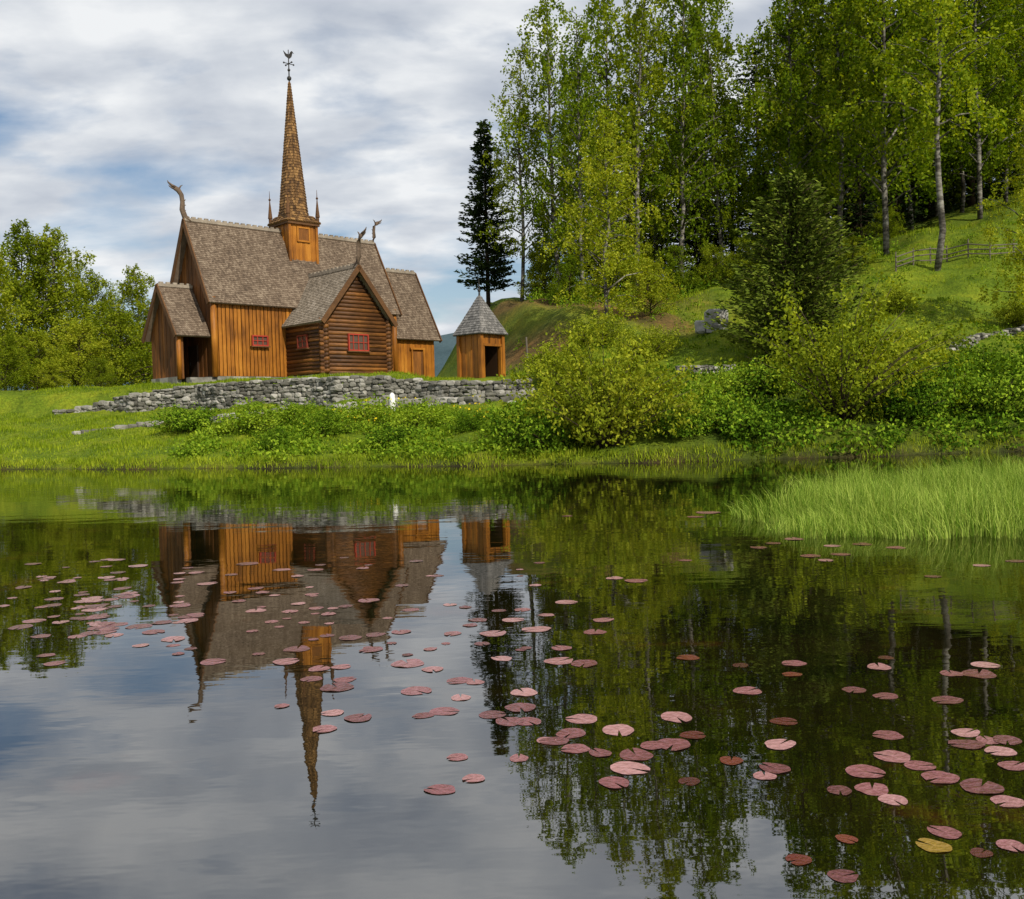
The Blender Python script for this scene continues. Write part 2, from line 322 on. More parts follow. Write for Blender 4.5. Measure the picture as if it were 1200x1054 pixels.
# ------------------------------------------------------------------ stave church
CH = thing('stave_church', 'brown wooden stave church with tall shingled spire and carved dragon heads', 'church', (-21.39, 66, 4.66), R_(44))
HW = 2.75
zn = lambda y: 10.75-5.75/3.1*abs(y)
pw('nave_wall', m_orange, CH, (.35, -HW), (15.05, -HW), .25, lambda t: 5.45, (0, -1)); pw('nave_wall', m_orange, CH, (15.05, HW), (.35, HW), .25, lambda t: 5.45, (0, 1))
pw('nave_gable', m_gable, CH, (.35, HW), (.35, -HW), .25, lambda t: zn(HW-2*HW*t)-.2, (-1, 0)); pw('nave_gable', m_gable, CH, (15.05, -HW), (15.05, HW), .25, lambda t: zn(-HW+2*HW*t)-.2, (1, 0))
for cx, cy in ((.35, -HW), (.35, HW), (15.05, -HW), (15.05, HW)): mb = MB(); mb.tube([(cx, cy, .2), (cx, cy, 5.4)], .2, 10); mb.build('corner_post', m_orange, CH, True)
def roof2(name, mat, q, rows, cols):
    os_ = []
    for a in q: mb = MB(); shingles(mb, *a, rows, cols); os_.append(mb.build(name, mat, CH))
    return os_[0]
nr = roof2('nave_roof', m_roof, [((-.1, -3.1, 5.0), (15.4, -3.1, 5.0), (15.4, 0, 10.75), (-.1, 0, 10.75)), ((15.4, 3.1, 5.0), (-.1, 3.1, 5.0), (-.1, 0, 10.75), (15.4, 0, 10.75))], 42, 118)
def ridge(parent, a, b_, mat=m_trim, step=.45):
    a, b_ = Vector(a), Vector(b_); d = (b_-a).normalized(); s = d.cross(Vector((0, 0, 1))); ln = (b_-a).length; mb = MB()
    mb.box((a+b_)/2+Vector((0, 0, .08)), (ln/2, .11, .10), (d, s, Vector((0, 0, 1))))
    k = int(ln/step)
    for i in range(k):
        c = a+d*((i+.5)*ln/k); mb.box(c+Vector((0, 0, .235)), (step*.3, .07, .055), (d, s, Vector((0, 0, 1))))
    return mb.build('ridge_board', mat, parent)
ridge(nr, (-.1, 0, 10.75), (15.4, 0, 10.75))
for x in (-.16, 15.46):
    for y in (-3.15, 3.15): barge(CH, (x, y, 4.95), (x, 0, 10.82), (1, 0, 0))
TX = 8.35; TW = 2.55
mb = MB(); z = .3
while z < 7.0:
    if z < 4.0:
        mb.tube([(TX-TW-.35, -7.3, z), (TX+TW+.35, -7.3, z)], .155, 8)
        for sx in (-1, 1): mb.tube([(TX+sx*TW, -7.65, z+.13), (TX+sx*TW, -2.7, z+.13)], .155, 8)
    else:
        hwid = (7.4-.32-z)/1.25
        if hwid > .15: mb.tube([(TX-hwid, -7.3, z), (TX+hwid, -7.3, z)], .155, 8)
    z += .265
mb.build('transept_wall', m_logs, CH, True)
mb = MB(); mb.prism([(TX-TW+.1, -7.24, .2), (TX+TW-.1, -7.24, .2), (TX+TW-.1, -7.24, 4.21), (TX, -7.24, 7.1), (TX-TW+.1, -7.24, 4.21)], (0, 1, 0), .08); mb.build('transept_lining', m_door, CH)
tr = roof2('transept_roof', m_roofg, [((TX-3.0, -1.6, 3.65), (TX-3.0, -7.8, 3.65), (TX, -7.8, 7.4), (TX, -1.6, 7.4)), ((TX+3.0, -7.8, 3.65), (TX+3.0, -1.6, 3.65), (TX, -1.6, 7.4), (TX, -7.8, 7.4))], 28, 46)
ridge(tr, (TX, -7.8, 7.4), (TX, -1.7, 7.4))
for s in (-1, 1): barge(CH, (TX+s*3.06, -7.86, 3.6), (TX, -7.86, 7.47), (0, 1, 0))
zc = lambda y: 8.75-5.55/3.0*abs(y)
pw('chancel_wall', m_orange, CH, (15.2, -2.6), (19.0, -2.6), .2, lambda t: 3.75, (0, -1)); pw('chancel_wall', m_orange, CH, (19.0, 2.6), (15.2, 2.6), .2, lambda t: 3.75, (0, 1)); pw('chancel_gable', m_gable, CH, (19.0, -2.6), (19.0, 2.6), .2, lambda t: zc(-2.6+5.2*t)-.2, (1, 0))
cr = roof2('chancel_roof', m_roof, [((15.1, -3.0, 3.2), (19.35, -3.0, 3.2), (19.35, 0, 8.75), (15.1, 0, 8.75)), ((19.35, 3.0, 3.2), (15.1, 3.0, 3.2), (15.1, 0, 8.75), (19.35, 0, 8.75))], 38, 32); ridge(cr, (15.5, 0, 8.75), (19.35, 0, 8.75))
for y in (-3.05, 3.05): barge(CH, (19.41, y, 3.15), (19.41, 0, 8.82), (1, 0, 0))
mb = MB()
for i in range(5): mb.box((16.85+i*.2, -2.70, 1.3), (.097, .05, 1.0))
d = mb.build('door', m_gable, CH)
mb = MB(); mb.box((16.68, -2.72, 1.35), (.06, .09, 1.1)); mb.box((17.82, -2.72, 1.35), (.06, .09, 1.1)); mb.box((17.25, -2.72, 2.52), (.7, .09, .07)); mb.build('door_frame', m_orange, d)
zp = lambda y: 6.25-3.4/2.45*abs(y)
pw('porch_gable', m_gable, CH, (-1.75, 2.0), (-1.75, -2.0), .1, lambda t: zp(2-4*t)-.18, (-1, 0)); pw('porch_wall', m_gable, CH, (.2, 2.0), (-1.75, 2.0), .1, lambda t: 3.2, (0, 1)); pw('porch_wall', m_gable, CH, (-1.75, -2.0), (-1.45, -2.0), .1, lambda t: 3.2, (0, -1), .3)
mb = MB(); mb.tube([(-1.75, -2.0, .05), (-1.75, -2.0, 3.2)], .16, 10); mb.build('porch_post', m_orange, CH, True)
mb = MB(); mb.box((-.8, -2.0, 3.0), (1.0, .1, .14)); mb.build('porch_beam', m_orange, CH)
pr = roof2('porch_roof', m_roof, [((-2.1, -2.45, 2.85), (.28, -2.45, 2.85), (.28, 0, 6.25), (-2.1, 0, 6.25)), ((.28, 2.45, 2.85), (-2.1, 2.45, 2.85), (-2.1, 0, 6.25), (.28, 0, 6.25))], 27, 18); ridge(pr, (-2.1, 0, 6.25), (.28, 0, 6.25))
for y in (-2.5, 2.5): barge(CH, (-2.16, y, 2.8), (-2.16, 0, 6.32), (1, 0, 0))
mb = MB()
for i in range(5): mb.box((.22, -.5+i*.25, 1.25), (.05, .118, 1.15))
d = mb.build('door', m_door, CH); mb = MB(); mb.tube([(.13, .3, 1.1), (.13, .3, 1.3)], .03, 6); mb.build('door_handle', m_black, d)
mb = MB(); mb.box((-.6, -2.35, .0), (.75, .3, .16)); mb.build('step', m_stone, CH); mb = MB(); mb.box((-.6, -2.75, -.14), (.85, .25, .14)); mb.build('step', m_stone, CH)
def plinth(x0, y0, x1, y1):
    mb = MB(); dx, dy = x1-x0, y1-y0; ln = math.hypot(dx, dy); k = int(ln/.55)
    for i in range(k):
        t = (i+.5)/k; h = random.uniform(.12, .2); mb.box((x0+dx*t, y0+dy*t, -.2), (max(abs(dx)/k/2*.99, .16), max(abs(dy)/k/2*.99, .16), .38+h*.3))
    mb.build('foundation', m_stone, CH)
plinth(.4, -HW, 15, -HW); plinth(.4, HW, 15, HW); plinth(.35, -2.5, .35, 2.5); plinth(TX-2.4, -7.3, TX+2.4, -7.3); plinth(TX-TW, -7.2, TX-TW, -3); plinth(TX+TW, -7.2, TX+TW, -3); plinth(15.2, -2.6, 18.9, -2.6); plinth(-1.75, -1.9, -1.75, 1.9); plinth(19, -2.4, 19, 2.4)
tw = 1.12; TT = 11.5
mb = MB()
for p, q, n in (((TX-tw, -tw), (TX+tw, -tw), (0, -1)), ((TX+tw, tw), (TX-tw, tw), (0, 1)), ((TX-tw, tw), (TX-tw, -tw), (-1, 0)), ((TX+tw, -tw), (TX+tw, tw), (1, 0))): planks(mb, p, q, 8.2, lambda t: TT, n, .25)
for sx in (-1, 1):
    for sy in (-1, 1): mb.box((TX+sx*tw, sy*tw, 9.85), (.1, .1, 1.64))
tow = mb.build('tower', m_orange, CH)
mb = MB(); mb.box((TX, -tw-.06, 10.55), (.42, .03, .42)); mb.build('hatch', m_gable, tow)
mb = MB()
for s in (-1, 1): mb.box((TX+s*.48, -tw-.07, 10.55), (.06, .05, .54)); mb.box((TX, -tw-.07, 10.55+s*.48), (.417, .05, .06))
mb.build('hatch_frame', m_orange, tow)
mb = MB(); e = 1.4; t_ = .98
cs = [(-1, -1), (1, -1), (1, 1), (-1, 1)]
for i in range(4):
    a, b_ = cs[i], cs[(i+1) % 4]
    shingles(mb, (TX+a[0]*e, a[1]*e, TT-.05), (TX+b_[0]*e, b_[1]*e, TT-.05), (TX+b_[0]*t_, b_[1]*t_, TT+.5), (TX+a[0]*t_, a[1]*t_, TT+.5), 3, 13, .05, .1)
mb.build('tower_roof', m_spire, CH)
mb = MB(); mb.box((TX, 0, TT-.19), (1.32, 1.32, .07)); mb.build('cornice', m_barge, CH)
mb = MB(); prof = [(TT+.3, 1.16), (TT+.9, 1.02), (TT+10.2, .06)]
for i in range(8):
    a0, a1 = math.pi*(2*i+1)/8, math.pi*(2*i+3)/8
    for (z0, r0), (z1, r1), rows in ((prof[0], prof[1], 3), (prof[1], prof[2], 46)):
        P = lambda a, r, z: (TX+math.cos(a)*r, math.sin(a)*r, z)
        shingles(mb, P(a0, r0, z0), P(a1, r0, z0), P(a1, r1, z1), P(a0, r1, z1), rows, 4, .05, 0)
mb.tube([(TX, 0, TT+.2), (TX, 0, TT+.9), (TX, 0, TT+10.2)], [1.04, .92, .05], 8)
mb.build('spire', m_spire, CH)
mb = MB(); zb = TT+10.0
mb.tube([(TX, 0, zb), (TX, 0, zb+2.5)], [.055, .03], 6); mb.ball((TX, 0, zb+.45), .17); mb.ball((TX, 0, zb+1.05), .11)
mb.tube([(TX-.4, 0, zb+1.5), (TX+.4, 0, zb+1.5)], .03, 5); mb.tube([(TX, -.4, zb+1.5), (TX, .4, zb+1.5)], .03, 5)
for s in (-.4, .4): mb.ball((TX+s, 0, zb+1.5), .07, 6, 4); mb.ball((TX, s, zb+1.5), .07, 6, 4)
mb.prism([(TX-.42, 0, zb+2.35), (TX-.26, 0, zb+2.0), (TX+.05, 0, zb+1.85), (TX+.24, 0, zb+2.02), (TX+.34, 0, zb+2.35), (TX+.45, 0, zb+2.32), (TX+.28, 0, zb+2.48), (TX+.16, 0, zb+2.38), (TX+.06, 0, zb+2.18), (TX-.18, 0, zb+2.18)], (0, 1, 0), .04)
mb.build('weather_vane', m_black, CH)
for sx in (-1, 1):
    for sy in (-1, 1):
        mb = MB(); x, y = TX+sx*1.22, sy*1.22
        mb.tube([(x, y, TT), (x, y, TT+.4), (x, y, TT+.41), (x, y, TT+1.7)], [.12, .12, .17, .03], 8); mb.ball((x, y, TT+1.78), .09); mb.tube([(x, y, TT+1.8), (x, y, TT+2.4)], [.03, .012], 5)
        mb.build('pinnacle', m_barge, CH)
dragon(CH, (-.1, 0, 10.8), (-1, 0, 0), .92); dragon(CH, (15.4, 0, 10.8), (1, 0, 0), .75); dragon(CH, (TX, -7.8, 7.5), (0, -1, 0), .9)
X1 = (1, 0, 0)
window(CH, (TX, -7.47, 2.35), X1, (0, -1, 0), 1.65, 1.15, 4, 2, m_red)
window(CH, (3.6, -2.84, 2.65), X1, (0, -1, 0), 1.2, .72, 3, 2, m_red)
window(CH, (TX-TW-.17, -5.0, 2.5), (0, -1, 0), (-1, 0, 0), 1.2, .9, 2, 2, m_redd)
# ------------------------------------------------------------------ lychgate
lx = at(564, 430, 57).x; lz = 3.76
LG = thing('lychgate', 'small square orange wooden lychgate with grey pyramid roof beside the church wall', 'gatehouse', (lx, 57, lz), R_(47))
hw = .86; HH = 2.8
for a in (((-hw, hw), (-hw, -hw), .1, lambda t: HH, (-1, 0), .24), ((hw, hw), (-hw, hw), .1, lambda t: HH, (0, 1), .24), ((hw, -hw), (hw, hw), .1, lambda t: HH, (1, 0), .24)): pw('wall', m_orange, LG, *a)
mb = MB(); planks(mb, (-hw, -hw), (-.66, -hw), .1, lambda t: HH, (0, -1), .2); planks(mb, (.66, -hw), (hw, -hw), .1, lambda t: HH, (0, -1), .2); planks(mb, (-.66, -hw), (.66, -hw), 2.15, lambda t: HH, (0, -1), .2); mb.build('front_wall', m_orange, LG)
for sx in (-1, 1):
    for sy in (-1, 1): mb = MB(); mb.box((sx*(hw+.02), sy*(hw+.02), 1.35), (.11, .11, 1.5)); mb.build('corner_post', m_orange, LG)
mb = MB(); mb.box((0, -hw-.05, 2.1), (.74, .06, .07)); mb.box((-.70, -hw-.05, 1.05), (.04, .06, .95)); mb.box((.70, -hw-.05, 1.05), (.04, .06, .95)); mb.build('door_frame', m_orange, LG)
mb = MB(); mb.box((0, hw-.2, 1.3), (.75, .03, 1.2)); mb.box((-hw+.16, 0, 1.3), (.02, .62, 1.2)); mb.box((hw-.16, 0, 1.3), (.02, .62, 1.2)); mb.build('interior_shade', m_door, LG)  # near-black panels added to stand in for shade inside the gate
mb = MB(); e = 1.14
for i in range(4):
    a, b_ = cs[i], cs[(i+1) % 4]
    shingles(mb, (a[0]*e, a[1]*e, 2.72), (b_[0]*e, b_[1]*e, 2.72), (b_[0]*.86, b_[1]*.86, 3.3), (a[0]*.86, a[1]*.86, 3.3), 4, 14, .035, .08)
    shingles(mb, (a[0]*.88, a[1]*.88, 3.25), (b_[0]*.88, b_[1]*.88, 3.25), (b_[0]*.05, b_[1]*.05, 5.0), (a[0]*.05, a[1]*.05, 5.0), 11, 10, .035, .05)
mb.build('roof', m_roofs, LG)
mb = MB(); mb.tube([(0, 0, 4.9), (0, 0, 5.2), (0, 0, 6.0)], [.07, .05, .015], 6); mb.ball((0, 0, 5.3), .10); mb.build('finial', m_black, LG)
mb = MB(); mb.box((0, 0, -.1), (1.0, 1.0, .2)); mb.build('base', m_stone, LG)
# ------------------------------------------------------------------ stone walls and stones
bm = bmesh.new(); bmesh.ops.create_icosphere(bm, subdivisions=2, radius=1)
bm.verts.ensure_lookup_table()
IV = np.array([v.co[:] for v in bm.verts]); IF = [tuple(v.index for v in f.verts) for f in bm.faces]; bm.free()
IV = np.sign(IV)*np.abs(IV)**.55; IV /= np.abs(IV).max()
def stone(mb, c, h, rz=0):
    v = IV*(1+rng.uniform(-.13, .13, IV.shape))*np.array(h)
    cz, sz = math.cos(rz), math.sin(rz)
    v = np.stack([v[:, 0]*cz-v[:, 1]*sz, v[:, 0]*sz+v[:, 1]*cz, v[:, 2]], 1)+np.array(c)
    mb.add(v.tolist(), IF)
def stone_wall(pts, hgt, label, sink=.25, big=1.0):
    mb = MB(); pts = [Vector(p) for p in pts]; nseg = len(pts)-1
    for si, (a, b_) in enumerate(zip(pts[:-1], pts[1:])):
        hg = hgt(si/nseg) if callable(hgt) else hgt
        ln = (b_-a).length; rz = math.atan2(b_.y-a.y, b_.x-a.x); z = -sink
        while z < hg-.12:
            ch = min(random.uniform(.17, .30)*big, hg-z); x = random.uniform(-.2, .1)
            while x < ln:
                w = random.uniform(.22, .62)*big; p = a.lerp(b_, min(1, (x+w/2)/ln)); n = Vector((-math.sin(rz), math.cos(rz), 0))*random.uniform(-.06, .06)
                hh_ = ch*random.uniform(.85, 1.12)
                stone(mb, (p.x+n.x, p.y+n.y, p.z+z+hh_/2+random.uniform(-.03, .03)), (w/2*1.06, .28, hh_/2*1.1), rz+random.uniform(-.1, .1)); x += w*.97
            z += ch*.93
    c = pts[len(pts)//2]
    return tag(mb.build('stone_wall', m_stone, None, False, (c.x, c.y, c.z)), label, 'wall')
wp = []
for x in np.arange(-29, 2.5, 1.5):
    y = shore(x)+16.95; zb_ = float(np.interp(x, [-29, -8, -5, 3], [2.45, 2.7, 2.6, 2.6])); wp.append((x, y, zb_))
stone_wall(wp, lambda t: float(np.interp(t, [0, .12, .3, .66, .8, 1], [.5, 1.05, 1.52, 1.6, 1.15, 1.05])), 'long grey dry stone wall running along the grass below the church', .35)
lw = [ground(px, py) for px, py in ((385, 484), (440, 480), (508, 475), (560, 473), (612, 471))]
stone_wall(lw, .48, 'lower short wall of big rough boulders in front of the lychgate', .2, 1.3)
stone_wall([ground(px, py) for px, py in ((790, 438), (825, 438), (858, 437))], .42, 'short low stone wall in the grass right of the slope bushes', .2, .8)
stone_wall([ground(px, py) for px, py in ((1112, 410), (1150, 396), (1200, 386), (1240, 380))], .28, 'stepped grey stone wall climbing the grassy hillside at far right', .3, .9)
stone_wall([ground(px, py) for px, py in ((86, 509), (140, 503), (188, 497))], .2, 'low row of flat kerb stones at left of the bank', .1)
stone_wall([ground(px, py) for px, py in ((242, 497), (275, 491), (330, 484))], .3, 'small row of kerb stones in the middle of the bank', .1)
p = ground(460, 482); mb = MB(); mb.tube([(0, 0, -.2), (0, 0, .4), (0, 0, .82), (0, 0, .92)], [.16, .16, .13, .04], 8); tag(mb.build('marker_stone', m_white, None, True), 'small white marker stone standing among the bank plants', 'stone').location = p
p = ground(840, 386)
RS = thing('carved_slab', 'square grey carved stone slab standing on the grassy slope', 'stone slab', p, R_(10))
mb = MB(); mb.prism([(-.7, 0, -.2), (.65, 0, -.2), (.68, 0, 1.05), (.45, 0, 1.2), (-.5, 0, 1.18), (-.72, 0, 1.0)], (0, 1, 0), .3); mb.build('slab', m_slab, RS)
mb = MB()
for s in (-1, 1): mb.box((s*.32, -.17, .6), (.05, .03, .4)); mb.box((0, -.172, .6+s*.42), (.37, .03, .05))
mb.ball((0, -.16, .6), .18); mb.build('carving', m_stone, RS)
mb = MB(); stone(mb, (-1.0, .1, .15), (.3, .3, .4)); mb.build('side_stone', m_slab, RS)
def fence(pts, label, name='rail_fence', h=1.1, step=1.6, lean=.0):
    pts = [Vector(p) for p in pts]; o = thing(name, label, 'fence', pts[0]); b0 = pts[0]; posts = []
    for a, b_ in zip(pts[:-1], pts[1:]):
        k = max(1, round((b_-a).length/step))
        for i in range(k): posts.append(a.lerp(b_, i/k))
    posts.append(pts[-1])
    for p in posts:
        z = H(p.x, p.y); mb = MB(); q = Vector((p.x, p.y, z))-b0
        mb.tube([q+Vector((0, 0, -.3)), q+Vector((lean, random.uniform(-.06, .06), h+random.uniform(0, .2)))], [.055, .04], 6); mb.build('post', m_grey, o)
    for k in range(3):
        mb = MB(); mb.tube([Vector((p.x, p.y-.06, H(p.x, p.y)+.25+.33*k+random.uniform(-.08, .08)))-b0 for p in posts], .045, 6); mb.build('rail', m_grey, o)
fence([ground(px, py) for px, py in ((1050, 318), (1110, 308), (1160, 304), (1215, 300))], 'weathered wooden rail fence on the hillside under the birches')
x = at(618, 430, 55).x; mb = MB(); mb.tube([(0, 0, -.3), (.02, 0, 1.0), (-.02, .02, 2.2)], [.07, .06, .05], 7); tag(mb.build('wooden_post', m_grey), 'thin grey wooden post standing right of the lychgate', 'post').location = (x, 55, H(x, 55))
# ------------------------------------------------------------------ foliage protos
def leaf_co(c, Ls, W, dirs=None, jit=.6):
    n = len(c); a = rng.normal(size=(n, 3))
    if dirs is not None: a = dirs+a*jit
    a /= np.linalg.norm(a, axis=1)[:, None]
    b_ = np.cross(a, rng.normal(size=(n, 3))); b_ /= np.linalg.norm(b_, axis=1)[:, None]
    l = (Ls*rng.uniform(.7, 1.3, n))[:, None]; w = (W*rng.uniform(.7, 1.3, n))[:, None]
    return np.stack([c-a*l/2, c+b_*w/2, c+a*l/2, c-b_*w/2], 1).reshape(-1, 3)
PROTO = {}
def tmesh(mb, name, mat):
    o = mb.build(name, mat, None, True); me = o.data; bpy.data.objects.remove(o); return me
def birch(key, seed, Ht, R, nb, h0, leafmat, dens=1.0, lean=.3, bark=None, hang=1.0, ls=.19, irr=.45):
    r = np.random.default_rng(seed); mb = MB()
    wob = r.normal(0, .2, (9, 2)); wob[0] = 0; wob = np.cumsum(wob, 0)*.6
    hs_ = np.linspace(-.4, Ht*.96, 9)
    T = lambda q: np.array([np.interp(q*Ht, hs_, wob[:, 0])+lean*q*q, np.interp(q*Ht, hs_, wob[:, 1]), q*Ht])
    mb.tube([T(h/Ht) for h in hs_], [Ht*.0085*(1-.93*max(0, h)/Ht)+.012 for h in hs_], 8)
    cs_ = []
    for i in range(nb):
        q = h0+(.985-h0)*((i+.5)/nb)**.9; st = T(q); az = i*2.4+r.uniform(-.7, .7)
        Lb = R*((1-q)**.7*1.25+.12)*r.uniform(1-1.4*irr, 1+.8*irr)*min(1, (q-h0)/.15+.5)
        d = np.array([math.cos(az), math.sin(az), 0]); up = r.uniform(.6, 1.3); dr = r.uniform(.35, .8)
        P = lambda s: st+d*Lb*s+np.array([0, 0, Lb*(up*s-dr*s*s)])
        mb.tube([P(s) for s in (0, .35, .7, 1)], [.02+.014*Lb, .012+.008*Lb, .012, .006], 4)
        for k in range(int((3+4.4*Lb)*dens)):
            s = r.uniform(.25, 1.05); b0 = P(s)+r.normal(0, .12+.05*Lb, 3); ln = r.uniform(.3, 1.4)*hang; n = int(r.uniform(9, 19)*(.6+.4*hang))
            t = r.uniform(0, 1, n)
            cs_.append(b0+np.outer(t, d*.25*r.uniform(0, 1)+np.array([0, 0, -ln]))+r.normal(0, .10, (n, 3)))
    c = np.concatenate(cs_)
    PROTO[key] = (Ht, tmesh(mb, 'trunk', bark or m_bark), np_mesh('crown', leaf_co(c, ls, ls*.75), 4, leafmat))
def conifer(key, seed, Ht, R, h0, mat, lv=.38, up=-.1, nbr=7, tuft=10, pw=.85, irr=.25, ls=.34, lw_=.12):
    r = np.random.default_rng(seed); mb = MB(); mb.tube([(0, 0, -.4), (0, 0, Ht*.4), (0, 0, Ht*.99)], [Ht*.012, Ht*.009, .02], 8)
    cs_ = []; ds = []; z = h0*Ht
    while z < Ht*.985:
        q = (z/Ht-h0)/(1-h0)
        for k in range(nbr):
            az = r.uniform(0, 6.28); Lb = R*((1-q)**pw+.03)*r.uniform(1-2*irr, 1+irr)*min(1, q/.1+.65)
            if Lb < .08: Lb = .08
            d = np.array([math.cos(az), math.sin(az), 0]); z0 = z+r.uniform(-lv, lv)*.6
            P = lambda s: np.array([0, 0, z0])+d*Lb*s+np.array([0, 0, Lb*(up*s+.18*s*s)])
            if Lb > .6: mb.tube([P(0), P(.5), P(.95)], [.02+.012*Lb, .015, .008], 4)
            n = int(tuft*(.4+Lb)); s = r.uniform(.12, 1.03, n)**.8
            pts = np.array([P(v) for v in s]); side = np.array([-d[1], d[0], 0])
            w = r.normal(0, 1, n)*(.22*Lb*(1.05-s)+.06)
            pts = pts+np.outer(w, side)+np.outer(r.normal(-.06, .09, n), [0, 0, 1])
            cs_.append(pts); ds.append(np.tile(d+np.array([0, 0, .15]), (n, 1))+np.outer(np.sign(w)*.5, side))
        z += lv
    c = np.concatenate(cs_); PROTO[key] = (Ht, tmesh(mb, 'trunk', m_pbark), np_mesh('crown', leaf_co(c, ls, lw_, np.concatenate(ds), .35), 4, mat))
def shrub(key, seed, Ht, R, ns, mat, dens=1.0, ls=.15, dome=.55):
    r = np.random.default_rng(seed); mb = MB(); cs_ = []
    for i in range(ns):
        az = r.uniform(0, 6.28); rr = R*math.sqrt(r.uniform(.02, 1)); h = Ht*(1-dome*(rr/R)**2)*r.uniform(.62, 1.08); d = np.array([math.cos(az), math.sin(az), 0])
        P = lambda s: d*(rr*s**1.2+.1)+np.array([0, 0, h*(1.5*s-.5*s*s)-.1])
        mb.tube([P(s) for s in (0, .35, .7, 1)], [.035, .025, .015, .006], 4)
        for k in range(int(12*dens)):
            s = r.uniform(.1, 1.02)**.8; b0 = P(s)+r.normal(0, .24, 3)*np.array([1, 1, .7]); n = int(r.uniform(8, 18)); dd = r.normal(0, .3, 3)+d*.3
            t = r.uniform(0, 1, n); cs_.append(b0+np.outer(t, dd)+r.normal(0, .09, (n, 3)))
    c = np.concatenate(cs_); c = c[c[:, 2] > .02]; PROTO[key] = (Ht, tmesh(mb, 'stems', m_pbark), np_mesh('leaves', leaf_co(c, ls, ls*.6), 4, mat))
birch('birchA', 1, 18, 3.2, 66, .10, l_birch, .92); birch('birchB', 2, 20, 3.4, 68, .14, l_birch, .9, ls=.2); birch('birchC', 3, 16, 3.1, 66, .06, l_birch2, 1.1)
birch('birchD', 4, 20, 3.1, 62, .18, l_birch2, .85, -.5, ls=.2); birch('birchE', 14, 19, 3.5, 64, .30, l_birch, 1.05, -.8, ls=.2); birch('birchF', 16, 20, 2.9, 62, .13, l_birch2, .8, .4, ls=.19); birch('birchG', 19, 20, 3.6, 70, .12, l_birch, 1.05, .2, ls=.21); birch('birchL', 21, 16, 3.4, 70, .03, l_birch2, 1.3, ls=.21)
birch('leafy', 5, 9, 3.2, 60, .05, l_birch, 1.4, .2, m_pbark, .5, .18); birch('leafyP', 15, 9, 3.3, 60, .03, l_birch2, 1.5, .2, m_pbark, .7, .18)
conifer('pine', 6, 18, 3.0, .14, l_pine, .42, .05, 7, 13, .55, .4); conifer('pineB', 7, 20, 3.0, .30, l_pine, .42, .1, 7, 14, .5, .4); conifer('lonepine', 17, 18, 2.9, .10, l_pine, .40, -.05, 8, 18, .6, .32, .4, .15)
conifer('spruce', 8, 16, 2.8, .04, l_pine, .4, -.25, 8, 12, .75, .25); conifer('youngpine', 9, 9.5, 3.3, .02, l_pine2, .22, .25, 12, 18, .58, .26, .26, .10)
shrub('willow', 10, 5, 3.5, 64, l_willow, 1.6, .16, .6); shrub('willowB', 11, 5, 3.8, 52, l_willow2, 1.25, .15, .45); shrub('bush', 12, 1.6, 1.3, 26, l_shrub, 1.2, .13); shrub('bushB', 13, 1.4, 1.5, 30, l_cover, 1.2, .13); shrub('bigbush', 18, 3.2, 2.4, 40, l_willow2, 1.2, .15, .6)
def plant(kind, px, Y, top, label, name, cat, group=None, wf=1.0, rz=None, pyb=380, parts=('trunk', 'crown')):
    x = at(px, pyb, Y).x; z = H(x, Y)-.05; Ht, m1, m2 = PROTO[kind]; s = (at(px, top, Y).z-z)/Ht
    o = thing(name, label, cat, (x, Y, z), random.uniform(0, 6.28) if rz is None else rz, group); o.scale = (s*wf, s*wf, s)
    mesh_obj(parts[0], m1, o); mesh_obj(parts[1], m2, o); return o
G1, G2, G3, G4, G5, G6 = 'birches left of the church', 'trees on the right hillside', 'dark conifers at the back of the hillside', 'birches of the second row', 'small leafy trees under the hillside birches', 'dark spruces between the hillside birches'
for a in [
 ('birchL', -18, 76, 275, 'pale birch cut off by the left edge of the picture'), ('birchL', 28, 84, 260, 'tall pale birch, second from the left edge'), ('birchL', 66, 86, 265, 'tall drooping birch, third from the left edge'),
 ('birchL', 112, 92, 318, 'mid-height birch left of the church porch'), ('birchL', 160, 96, 312, 'birch nearest the church porch on its left'), ('leafyP', 138, 80, 362, 'small leafy tree in front of the left birches near the porch'),
 ('leafyP', 88, 76, 375, 'small leafy tree in front of the third birch from the left'), ('leafyP', 40, 72, 385, 'small leafy tree low at the left edge'), ('leafyP', 176, 84, 378, 'small leafy tree close behind the church porch'), ('leafyP', 3, 68, 392, 'small leafy tree cut by the left edge'), ('leafyP', 115, 72, 420, 'lowest green leafy tree between the left edge and the porch'), ('birchA', 3, 92, 300, 'birch behind the two leftmost birches'), ('leafyP', 60, 70, 425, 'lowest green leafy tree near the left edge'), ('birchA', 52, 96, 285, 'birch behind the second and third birches from the left'), ('birchA', 135, 100, 340, 'distant birch behind the mid-height left birch'), ('leafy', 15, 74, 410, 'dark leafy tree behind the tree at the left edge'), ('birchA', 88, 98, 308, 'distant birch behind the drooping left birch')]:
    plant(a[0], a[1], a[2], a[3], a[4], 'birch_tree' if 'birch' in a[0] else 'leafy_tree', 'tree', G1, 1.15 if 'birch' in a[0] else 1.3)
